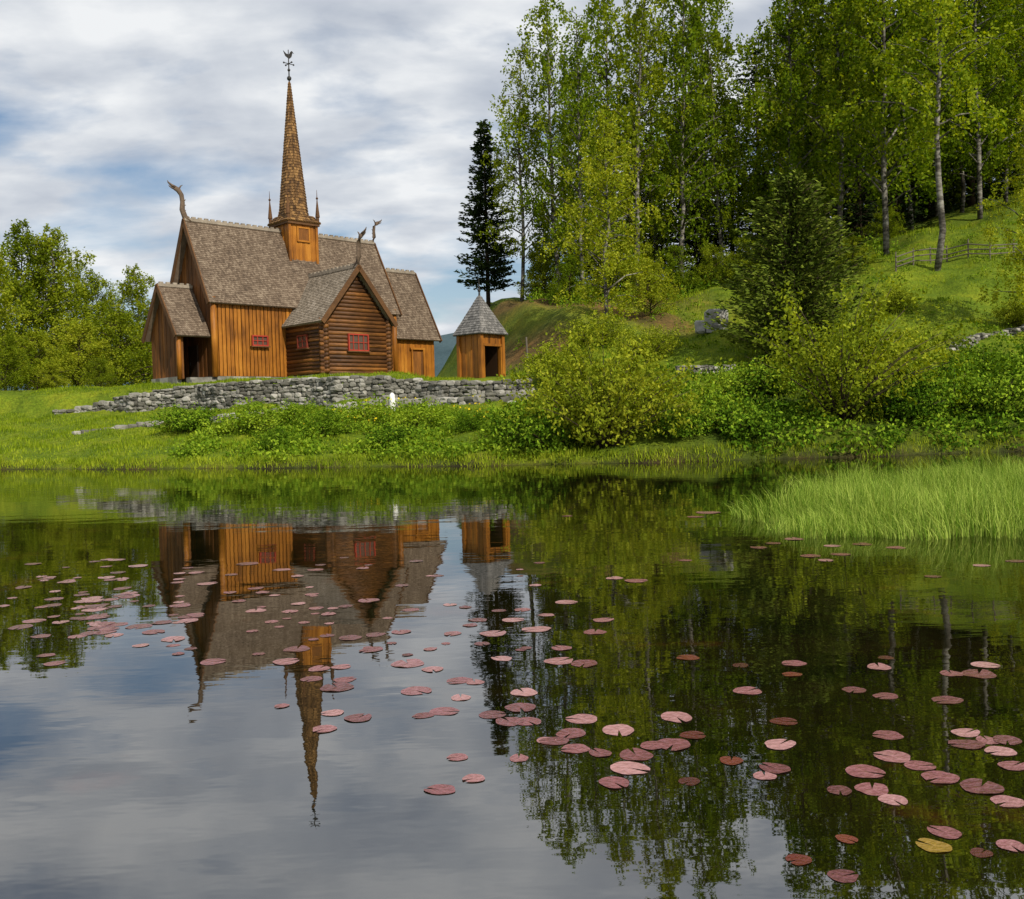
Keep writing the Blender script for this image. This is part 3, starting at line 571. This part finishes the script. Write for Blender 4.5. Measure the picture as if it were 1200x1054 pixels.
for a in [
 ('lonepine', 573, 85, 138, 'dark lone pine behind the lychgate at the forest edge', 'pine_tree', 1.0),
 ('birchF', 612, 80, 52, 'slender birch beside the lone dark pine', 'birch_tree', .9), ('birchB', 652, 79, -18, 'tall birch second from the forest edge', 'birch_tree', .9), ('birchA', 686, 74, 10, 'tall birch behind the front birch on the brown slope', 'birch_tree', .85),
 ('birchC', 712, 61, 130, 'pale front birch standing low on the brown slope', 'birch_tree', 1.05), ('birchD', 748, 76, -75, 'very tall birch rising above the frame in the middle', 'birch_tree', .95), ('birchB', 800, 78, -60, 'very tall birch above the bright leafy bush', 'birch_tree', .9),
 ('birchD', 845, 80, 24, 'birch left of the gap of sky in the forest', 'birch_tree', .9), ('birchG', 935, 78, -70, 'tall birch right of the gap of sky', 'birch_tree', .9), ('birchG', 985, 76, -130, 'tall birch behind the young pine', 'birch_tree', .95),
 ('birchE', 1098, 66, -130, 'big birch with bare leaning trunk on the grassy hillside', 'birch_tree', 1.0), ('birchG', 1040, 74, -130, 'tall birch left of the bare trunked birch', 'birch_tree', .95), ('birchG', 1150, 82, -110, 'tall birch behind the hillside fence', 'birch_tree', 1.0),
 ('birchC', 1218, 54, 120, 'bright leafy birch at the right edge of the picture', 'birch_tree', 1.0), ('birchG', 1212, 84, -100, 'tall birch at the upper right corner', 'birch_tree', 1.05)]:
    plant(a[0], a[1], a[2], a[3], a[4], a[5], 'tree', G2, a[6])
W = ['first', 'second', 'third', 'fourth', 'fifth', 'sixth', 'seventh', 'eighth', 'ninth', 'tenth', 'eleventh', 'twelfth', 'thirteenth', 'fourteenth', 'fifteenth', 'sixteenth', 'seventeenth', 'eighteenth', 'nineteenth', 'twentieth', 'twenty-first', 'twenty-second', 'twenty-third', 'twenty-fourth', 'twenty-fifth', 'twenty-sixth']
for i, (px, Y, top, k) in enumerate([(668, 87, 90, 'birchD'), (722, 86, -20, 'birchG'), (775, 88, 0, 'birchF'), (822, 87, -45, 'birchG'), (912, 89, 0, 'birchF'), (958, 88, -40, 'birchG'), (1012, 88, -60, 'birchB'), (1070, 86, -70, 'birchG'), (1100, 90, -60, 'birchG'), (1128, 91, -60, 'birchB'), (1180, 90, -80, 'birchG')]):
    plant(k, px, Y, top, 'birch in the second row behind the front birches, %s from the left' % W[i], 'birch_tree', 'tree', G4, .95)
con = sorted([(640, 96, 230, 'spruce'), (672, 99, 200, 'spruce'), (705, 100, 150, 'spruce'), (740, 97, 110, 'pine'), (765, 98, 150, 'spruce'), (800, 96, 110, 'spruce'), (830, 97, 100, 'pine'), (860, 97, 110, 'spruce'), (892, 98, 55, 'pine'), (935, 97, 20, 'spruce'), (965, 95, -20, 'pine'), (1000, 96, -10, 'spruce'), (1040, 94, 0, 'spruce'), (1075, 97, -60, 'pineB'), (1110, 97, -20, 'spruce'), (1140, 95, -60, 'pine'), (1172, 97, -10, 'spruce'), (1205, 96, -60, 'pineB'), (1058, 100, 10, 'spruce'), (1125, 101, 0, 'spruce'), (1192, 102, 0, 'spruce'), (980, 100, 20, 'spruce')])
for i, (px, Y, top, k) in enumerate(con):
    plant(k, px, Y, top, 'dark conifer behind the birches, %s from the left of the back row' % W[i], 'spruce_tree' if k == 'spruce' else 'pine_tree', 'tree', G3, 1.25)
for i, (px, Y, top) in enumerate([(700, 84, 235), (818, 84, 190), (900, 82, 190), (955, 82, 140), (1010, 84, 130), (1052, 86, 120), (1090, 92, 100), (1160, 96, 90)]):
    plant('spruce', px, Y, top, 'dark spruce between the tall hillside birches, %s from the left' % W[i], 'spruce_tree', 'tree', G6, 1.15)
for i, (px, Y, top, k) in enumerate([(640, 80, 290, 'leafyP'), (668, 72, 300, 'leafy'), (735, 78, 262, 'leafyP'), (792, 74, 288, 'leafy'), (838, 74, 285, 'leafyP'), (878, 72, 278, 'leafyP'), (958, 72, 262, 'leafyP'), (1002, 70, 275, 'leafyP'), (1040, 80, 240, 'leafyP'), (1120, 96, 200, 'leafy'), (1190, 96, 180, 'leafy')]):
    plant(k, px, Y, top, 'small leafy tree under the tall hillside birches, %s from the left' % W[i], 'leafy_tree', 'tree', G5, 1.2)
plant('youngpine', 930, 52, 203, 'broad young pine standing alone on the slope', 'pine_tree', 'tree', None, 1.15)
sp_ = ('stems', 'leaves')
plant('willowB', 985, 36.6, 330, 'big airy willow bush with spreading stems below the young pine', 'willow_bush', 'bush', None, 1.05, parts=sp_, pyb=430)
plant('willow', 708, 35.4, 368, 'big rounded willow bush by the water in the middle', 'willow_bush', 'bush', None, .95, parts=sp_, pyb=450)
plant('leafyP', 762, 64, 302, 'bright green leafy bush on the slope above the willow', 'leafy_bush', 'bush', None, 1.15)
GB = 'bushes along the water'
for k, px, Y, top, lab, wf in [
 ('bushB', 640, 36, 474, 'low dark bush left of the middle willow', 1), ('bushB', 790, 35.4, 476, 'low dark bush right of the middle willow', 1), ('bush', 828, 36.5, 452, 'rounded green bush between the two willows', 1), ('bushB', 870, 35.6, 470, 'dark bush left of the airy willow', 1.1),
 ('bushB', 1055, 37, 446, 'dark bush right of the airy willow', 1.1), ('bush', 1115, 38, 428, 'tall green bush above the reed bed', 1), ('bushB', 1170, 37.5, 436, 'dark bush near the right edge above the reeds', 1.1), ('bush', 1220, 40, 404, 'tall green bush cut by the right edge above the reeds', 1),
 ('bigbush', 1030, 45, 372, 'tall pale bush behind the airy willow on its right', 1.1), ('bushB', 1085, 45, 418, 'dark bush up the slope above the reeds', 1.2), ('bush', 860, 45, 430, 'green bush below the young pine on its left', 1.1), ('bushB', 905, 44, 425, 'dark bush at the foot of the young pine', 1.2), ('bush', 795, 42, 444, 'green bush behind the willow by the low stone wall', 1.1), ('bush', 1150, 46, 404, 'green bush below the stepped stone wall', 1.1),
 ('bigbush', 655, 52, 392, 'pale bush on the slope left above the middle willow', 1.1), ('bigbush', 760, 56, 372, 'pale bush on the slope right above the middle willow', 1.0), ('bigbush', 700, 58, 362, 'pale bush at the foot of the front birch', 1.1), ('bigbush', 1040, 60, 328, 'pale bush on the slope right of the young pine', 1.1), ('bigbush', 1075, 68, 318, 'pale bush at the left end of the hillside fence', 1.0), ('bigbush', 1195, 56, 345, 'pale bush above the stepped stone wall', 1.0), ('bigbush', 885, 66, 330, 'pale bush on the slope left of the young pine', 1.0),
 ('bush', 325, 39.6, 503, 'small round bush at the waterline below the log gable', 1.2), ('bush', 430, 44, 468, 'leafy bush below the transept on the bank', 1.25), ('bush', 490, 42, 474, 'leafy bush left of the boulders on the bank', 1.3), ('bush', 550, 40, 484, 'leafy bush below the lychgate on the bank', 1.3), ('bush', 385, 42, 482, 'low leafy bush left of the transept bush', 1.3), ('bushB', 225, 48, 478, 'small leafy bush below the nave', 1.3),
 ('bush', 592, 37.5, 488, 'low bush near the water under the lychgate', 1.3), ('bush', 300, 45, 474, 'leafy bush below the nave corner', 1.3), ('bush', 350, 46, 472, 'bright leafy bush below the small dark window', 1.2), ('bushB', 462, 38.5, 500, 'low dark bush at the waterline below the marker stone', 1.3)]:
    plant(k, px, Y, top, lab, 'bush', 'bush', GB, wf, parts=sp_, pyb=490 if Y < 50 else 390)
# ------------------------------------------------------------------ uncountable greenery
def blades(pts, h, w, lean=.35, segs=1, bias=None):
    n = len(pts); az = rng.uniform(0, 6.28, n); d = np.stack([np.cos(az), np.sin(az), np.zeros(n)], 1)
    if bias is not None: d = d*.7+bias
    hh_ = (h*rng.uniform(.5, 1.25, n))[:, None]; s = np.stack([-np.sin(az), np.cos(az), np.zeros(n)], 1)*w/2
    ln = d*hh_*lean*rng.uniform(.2, 1.6, n)[:, None]; up = np.array([0, 0, 1.0])
    if segs == 1: return np.stack([pts-s, pts+s, pts+ln+up*hh_], 1).reshape(-1, 3)
    out = []; ts = np.linspace(0, 1, segs+1)
    P = lambda t: pts+ln*t*t+up*hh_*(t-.25*t*t*np.clip(np.linalg.norm(ln, axis=1)[:, None]/hh_*1.2, 0, 2.6))
    for a, b_ in zip(ts[:-1], ts[1:]):
        wa, wb = 1-a**1.5*.8, 1-b_**1.5*.95
        out.append(np.stack([P(a)-s*wa, P(a)+s*wa, P(b_)+s*wb, P(b_)-s*wb], 1))
    return np.stack(out, 1).reshape(-1, segs*4, 3)
def blade_mesh(name, v, segs, mat):
    n = len(v); idx = np.arange(n*segs*4, dtype=np.int32).reshape(n, segs, 4)
    for k in range(1, segs): idx[:, k, 0] = idx[:, k-1, 3]; idx[:, k, 1] = idx[:, k-1, 2]
    co_ = v.reshape(-1, 3).astype(np.float32); me = bpy.data.meshes.new(name)
    me.vertices.add(len(co_)); me.vertices.foreach_set('co', co_.ravel()); me.loops.add(n*segs*4); me.loops.foreach_set('vertex_index', idx.ravel())
    me.polygons.add(n*segs); me.polygons.foreach_set('loop_start', np.arange(0, n*segs*4, 4, dtype=np.int32)); me.update(calc_edges=True); me.validate(); me.materials.append(mat); return me
def scatter(n, x0, x1, s0, s1, keep=None):
    x = rng.uniform(x0, x1, n); y = np.interp(x, SX, SY)+.35*np.sin(x*.9)+.2*np.sin(x*2.3+1)+rng.uniform(s0, s1, n)
    p = np.stack([x, y, Hn(x, y)-.02], 1)
    if keep is not None: p = p[keep(x, y)]
    return p
def patch(x, y, f=.35, o=0): return np.sin(x*f*1.7+o)+np.sin(y*f*2.1+x*f+o*2)+np.sin(x*f*4.1-y*f*3.3)*.6
p = np.concatenate([scatter(46000, -34, 3, .2, 17), scatter(9000, -32, -2, 17.8, 23)])
hh0 = .15+.05*patch(p[:, 0], p[:, 1], .6)
p2 = scatter(40000, 0, 45, 2, 48, lambda x, y: (patch(x, y) > -1.2) & ~((x < 9) & (y > 60)))
bl = np.concatenate([blades(p, np.clip(hh0, .08, .3), .05), blades(p2, np.clip(.24+.10*patch(p2[:, 0], p2[:, 1], .8, 2), .1, .5), .055)])
o = mesh_obj('meadow_grass', np_mesh('meadow_grass', bl, 3, l_grass)); tag(o, 'short bright meadow grass on the bank and hillside', 'grass', None, 'stuff')
p = scatter(12000, -34, 42, -.12, .6); o = mesh_obj('shore_grass', np_mesh('shore_grass', blades(p, .24, .035, .5), 3, l_grass)); tag(o, 'longer grass fringing the far waterline', 'grass', None, 'stuff')
def cover(p, hmax, per, ls, mat, name, label, rad=.4):
    cs_ = []
    for q in p:
        h = hmax*random.uniform(.3, 1.2)*(1+.5*float(patch(q[0], q[1], .8, 1))/2.6); n = per; c = rng.normal(0, 1, (n, 3)); c /= np.linalg.norm(c, axis=1)[:, None]; c[:, 2] = np.abs(c[:, 2])
        cs_.append(np.array(q)+c*np.array([rad, rad, max(.1, h)])*rng.uniform(.5, 1.1, (n, 1)))
    o = mesh_obj(name, np_mesh(name, leaf_co(np.concatenate(cs_), ls, ls*.65), 4, mat)); return tag(o, label, 'plants', None, 'stuff')
p = scatter(1400, -14, 2, .3, 12.5, lambda x, y: patch(x, y, .7) > -.4); cover(p, .6, 28, .15, l_shrub, 'bank_undergrowth', 'leafy green undergrowth covering the bank below the wall')
p = np.concatenate([scatter(1900, 1, 42, .1, 7, lambda x, y: ~((x > .8) & (x < 6) & (y < 37)) & (patch(x, y, .6, 4) > -.9)), scatter(1500, 4, 45, 7, 18, lambda x, y: patch(x, y, .5, 1) > .5)]); cover(p, .7, 28, .16, l_cover, 'shore_undergrowth', 'dense dark undergrowth along the right shore', .5)
p = scatter(1500, 0, 45, 9, 44, lambda x, y: patch(x, y, .55, 3) > .6); cover(p, .5, 24, .16, l_shrub, 'slope_undergrowth', 'patches of low leafy plants on the grassy slope', .5)
p = scatter(900, 2, 30, 38, 62); cover(p, 1.2, 28, .22, l_shrub, 'forest_undergrowth', 'shaded undergrowth beneath the hillside trees', .8)
p = scatter(500, -9, -1, 5, 14, lambda x, y: patch(x, y, .6, 2) > .6); p[:, 2] += .62
o = mesh_obj('yellow_flowers', np_mesh('yellow_flowers', leaf_co(p, .10, .09), 4, l_flower)); tag(o, 'tiny yellow flowers dotted among the bank plants', 'flowers', None, 'stuff')
poly = [onwater(*q) for q in ((876, 608), (898, 622), (1000, 628), (1100, 632), (1215, 638), (1420, 650), (1420, 562), (1215, 558), (1020, 574), (920, 592))]
px_ = np.array([q.x for q in poly]); py_ = np.array([q.y for q in poly])
x = rng.uniform(px_.min(), px_.max(), 170000); y = rng.uniform(py_.min(), py_.max(), 170000); ins = np.zeros(len(x), bool); j = len(px_)-1
xe, ye = x+.35*np.sin(y*2.1)+.2*np.sin(x*4), y+.3*np.sin(x*1.9)+.15*np.sin(x*5+1)
for i in range(len(px_)):
    c = ((py_[i] > ye) != (py_[j] > ye)) & (xe < (px_[j]-px_[i])*(ye-py_[i])/(py_[j]-py_[i]+1e-9)+px_[i]); ins ^= c; j = i
x, y = x[ins][:36000], y[ins][:36000]; p = np.stack([x, y, np.full(len(x), -.04)], 1)
hgt = (.52+.12*np.sin(x*1.3+y*.9)+.10*np.sin(x*3.1-y*2.3))*np.clip(.55+.45*(x-px_.min())/1.6, .5, 1)
bm_ = np.stack([-.2+.3*np.sin(x*2.2+y), -.25+.3*np.sin(y*2.7-x*1.3), np.zeros(len(x))], 1)
o = mesh_obj('reed_bed', blade_mesh('reed_bed', blades(p, hgt, .011, .7, 3, bm_), 3, l_reed)); tag(o, 'tall bright green reeds growing in the water at right', 'reeds', None, 'stuff')
# ------------------------------------------------------------------ lily pads
def pad_mesh(seed, mat):
    r = random.Random(seed); n = 22; v = [(0, 0, .004)]; f = []
    for ring, rr in ((0, .55), (1, 1.0)):
        for i in range(n+1):
            a = .14+(2*math.pi-.28)*i/n; w = rr*(1+(.045*math.sin(a*3+seed)+.03*math.sin(a*5+seed*2)+r.uniform(-.02, .02) if ring else 0))
            v.append((w*math.cos(a), w*math.sin(a), .004+(.03*max(0, math.sin(a*2+seed))**3 if ring else 0)))
    m = n+1
    for i in range(n): f.append((0, 1+i, 2+i)); f.append((1+i, 1+m+i, 2+m+i, 2+i))
    me = bpy.data.meshes.new('lily_pad'); me.from_pydata(v, [], f); me.materials.append(mat); me.polygons.foreach_set('use_smooth', [True]*len(f)); me.update(); return me
PM = [pad_mesh(i, m_pad) for i in range(4)]; PR = [pad_mesh(i+5, m_padr) for i in range(2)]; PY = pad_mesh(9, m_pady)
ORD = W
def padobj(px, py, w, me, label, grp):
    q = onwater(px, py); o = mesh_obj('lily_pad', me); s = max(.045, w*.5*q.y/FP)*.9
    o.location = (q.x, q.y, .001+random.uniform(0, .003)); o.scale = (s, s*random.uniform(.8, 1.05), s); o.rotation_euler = (0, 0, random.uniform(0, 6.28)); tag(o, label, 'lily pad', grp); return o
clusters = {
 'in the big drift at the bottom right': [(988, 1027, 40), (1185, 992, 38), (1107, 976, 44), (1181, 940, 42), (1150, 923, 54), (1102, 912, 48), (1014, 905, 50), (1046, 887, 46), (1078, 898, 40), (984, 927, 34), (1022, 925, 46), (1047, 938, 38), (1187, 898, 40), (1133, 873, 46), (1172, 881, 40), (1132, 859, 40), (1180, 868, 40), (1040, 862, 38), (1158, 868, 34)],
 'in the drift at the lower middle': [(793, 841, 48), (789, 873, 48), (725, 856, 48), (738, 901, 54), (745, 885, 48), (720, 918, 44), (682, 843, 42), (669, 860, 44), (650, 869, 40), (674, 878, 38), (703, 883, 34), (766, 874, 38), (640, 868, 26), (577, 838, 36), (597, 846, 38), (619, 846, 36), (610, 830, 40), (614, 812, 38), (608, 889, 30), (555, 913, 30), (516, 926, 42), (536, 888, 28)],
 'among the pads below the reflected gable': [(521, 834, 40), (496, 839, 30), (488, 810, 40), (478, 778, 44), (507, 785, 28), (538, 798, 36), (557, 800, 24), (540, 818, 30), (420, 842, 36), (390, 836, 30), (380, 855, 32), (395, 806, 44), (365, 796, 28), (404, 797, 30), (330, 828, 20), (335, 776, 34), (348, 761, 34), (374, 784, 30), (400, 782, 26)],
 'on the open water right of centre': [(914, 873, 46), (908, 901, 42), (896, 910, 30), (930, 778, 32), (876, 810, 36), (1001, 809, 30), (1038, 816, 34), (1030, 782, 36), (1110, 821, 42), (1115, 790, 30), (1147, 790, 46), (1155, 780, 36)],
 'in the scattered band at middle distance': [(655, 775, 40), (685, 778, 40), (658, 760, 28), (588, 772, 30), (697, 741, 30), (629, 738, 40), (578, 743, 36), (601, 727, 30), (664, 706, 30), (720, 678, 22), (745, 681, 30), (707, 727, 30), (530, 743, 26), (560, 727, 26), (612, 715, 24), (565, 755, 22), (585, 716, 20), (640, 721, 22), (545, 712, 18), (470, 741, 26), (435, 762, 34), (440, 744, 28), (410, 748, 30), (481, 715, 24), (432, 704, 28)],
 'near the front of the reed bed': [(830, 601, 32), (815, 606, 22), (889, 642, 24), (906, 637, 20), (950, 652, 26), (968, 657, 22), (985, 650, 26), (803, 657, 18), (1093, 676, 22), (1150, 663, 22), (1190, 658, 26), (930, 632, 26), (1010, 638, 26), (975, 640, 22), (665, 605, 14), (1050, 642, 24)]}
for cl, pads in clusters.items():
    for i, (px, py, w) in enumerate(sorted(pads)):
        padobj(px, py, w, PM[i % 4], 'pink lily pad, %s from the left %s' % (ORD[i], cl), 'lily pads floating on the pond')
for px, py, w, lab in [(919, 846, 36, 'left of the bottom right drift'), (857, 892, 32, 'right of the lower middle drift'), (812, 862, 34, 'at the right end of the lower middle drift'), (806, 771, 30, 'alone under the dark reflected trees'), (868, 780, 24, 'furthest left of the open water pads'), (928, 791, 26, 'touching a pink pad right of centre'), (1038, 771, 20, 'above the open water pads'), (992, 984, 30, 'at the bottom left of the right drift'), (936, 1008, 34, 'lowest, left of the right drift'), (1150, 1000, 30, 'beside the yellow pad at the bottom right'), (808, 916, 30, 'below the lower middle drift')]:
    padobj(px, py, w, PR[0], 'dark red half sunken lily pad %s' % lab, 'dark red lily pads')
padobj(1094, 992, 46, PY, 'yellow lily pad at the bottom right', None)
LF = [(365, 697), (340, 717), (318, 729), (300, 690), (330, 668), (370, 668), (290, 661), (405, 711), (350, 708), (385, 720), (300, 716), (280, 705)]
for i, (px, py) in enumerate(LF): padobj(px, py, random.uniform(18, 30), PM[i % 4], 'small pink lily pad floating over the reflected church roof', 'small pads over the church reflection')
k = 0
while k < 84:
    px = random.triangular(-10, 290, 90); py = random.gauss(700, 28)
    if not (655 < py < 785): continue
    padobj(px, py, random.uniform(12, 32)*(.6+.4*(py-620)/100), PM[k % 4], 'small pink lily pad in the loose raft at the left', 'small pads in the left raft'); k += 1
for i, (px, py, w) in enumerate(sorted([(64, 778, 28), (123, 737, 26), (180, 741, 30), (48, 746, 26), (165, 757, 22)])): padobj(px, py, w, PM[i % 4], 'pink lily pad at the near edge of the left raft, %s from the left' % ORD[i], 'near pads of the left raft')
for i in range(50):
    px, py = random.uniform(200, 640), random.uniform(650, 770); padobj(px, py, random.uniform(9, 20), PM[i % 4], 'tiny pink lily pad scattered over the church reflection', 'tiny scattered lily pads')
# ------------------------------------------------------------------ world + sun
el = R_(40); az = R_(34); sd = Vector((math.sin(az)*math.cos(el), -math.cos(az)*math.cos(el), math.sin(el)))
w = bpy.data.worlds.new('World'); S.world = w; w.use_nodes = True; nt = w.node_tree
for n in list(nt.nodes): nt.nodes.remove(n)
out = nt.nodes.new('ShaderNodeOutputWorld')
sky = N(nt, 'ShaderNodeTexSky', sky_type='NISHITA', sun_disc=False, sun_elevation=el, sun_rotation=math.atan2(sd.x, sd.y))
bg = N(nt, 'ShaderNodeBackground', _Strength=.10); L(nt, sky.outputs[0], bg.inputs[0])
tc = N(nt, 'ShaderNodeTexCoord'); sx = N(nt, 'ShaderNodeSeparateXYZ'); L(nt, tc.outputs['Generated'], sx.inputs[0])
zz = mathn(nt, 'ADD', mathn(nt, 'MAXIMUM', sx.outputs[2], 0.0), .30)
cb = N(nt, 'ShaderNodeCombineXYZ'); L(nt, mathn(nt, 'DIVIDE', sx.outputs[0], zz), cb.inputs[0]); L(nt, mathn(nt, 'DIVIDE', sx.outputs[1], zz), cb.inputs[1])
mp = N(nt, 'ShaderNodeMapping'); mp.inputs['Rotation'].default_value = (0, 0, R_(-12)); mp.inputs['Scale'].default_value = (1.5, 2.3, 1); mp.inputs['Location'].default_value = (3.1, 1.7, 0); L(nt, cb.outputs[0], mp.inputs[0])
c1 = N(nt, 'ShaderNodeTexNoise', _Scale=1.6, _Detail=7.0, _Roughness=.52, _Distortion=.2); L(nt, mp.outputs[0], c1.inputs['Vector'])
c2 = N(nt, 'ShaderNodeTexNoise', _Scale=2.6, _Detail=7.0, _Roughness=.5, _Distortion=.1); L(nt, mp.outputs[0], c2.inputs['Vector'])
v = mathn(nt, 'ADD', c1.outputs[0], mathn(nt, 'MULTIPLY', mathn(nt, 'SUBTRACT', sx.outputs[2], .20), .5))
rmask = ramp(nt, [(.37, (0, 0, 0)), (.54, (1, 1, 1))]); L(nt, v, rmask.inputs[0])
rc = ramp(nt, [(.30, (.46, .51, .60)), (.48, (.66, .70, .76)), (.64, (.90, .92, .94))]); L(nt, c2.outputs[0], rc.inputs[0])
bg2 = N(nt, 'ShaderNodeBackground', _Strength=.97); L(nt, rc.outputs[0], bg2.inputs[0])
mx = N(nt, 'ShaderNodeMixShader'); L(nt, rmask.outputs[0], mx.inputs[0]); L(nt, bg.outputs[0], mx.inputs[1]); L(nt, bg2.outputs[0], mx.inputs[2]); L(nt, mx.outputs[0], out.inputs[0])
sl = bpy.data.lights.new('sun', 'SUN'); sl.energy = 5.0; sl.angle = R_(.5); sl.color = (1, .92, .77)
so = bpy.data.objects.new('sun', sl); C.objects.link(so); so.rotation_euler = sd.to_track_quat('Z', 'Y').to_euler(); so.location = (20, -20, 40)
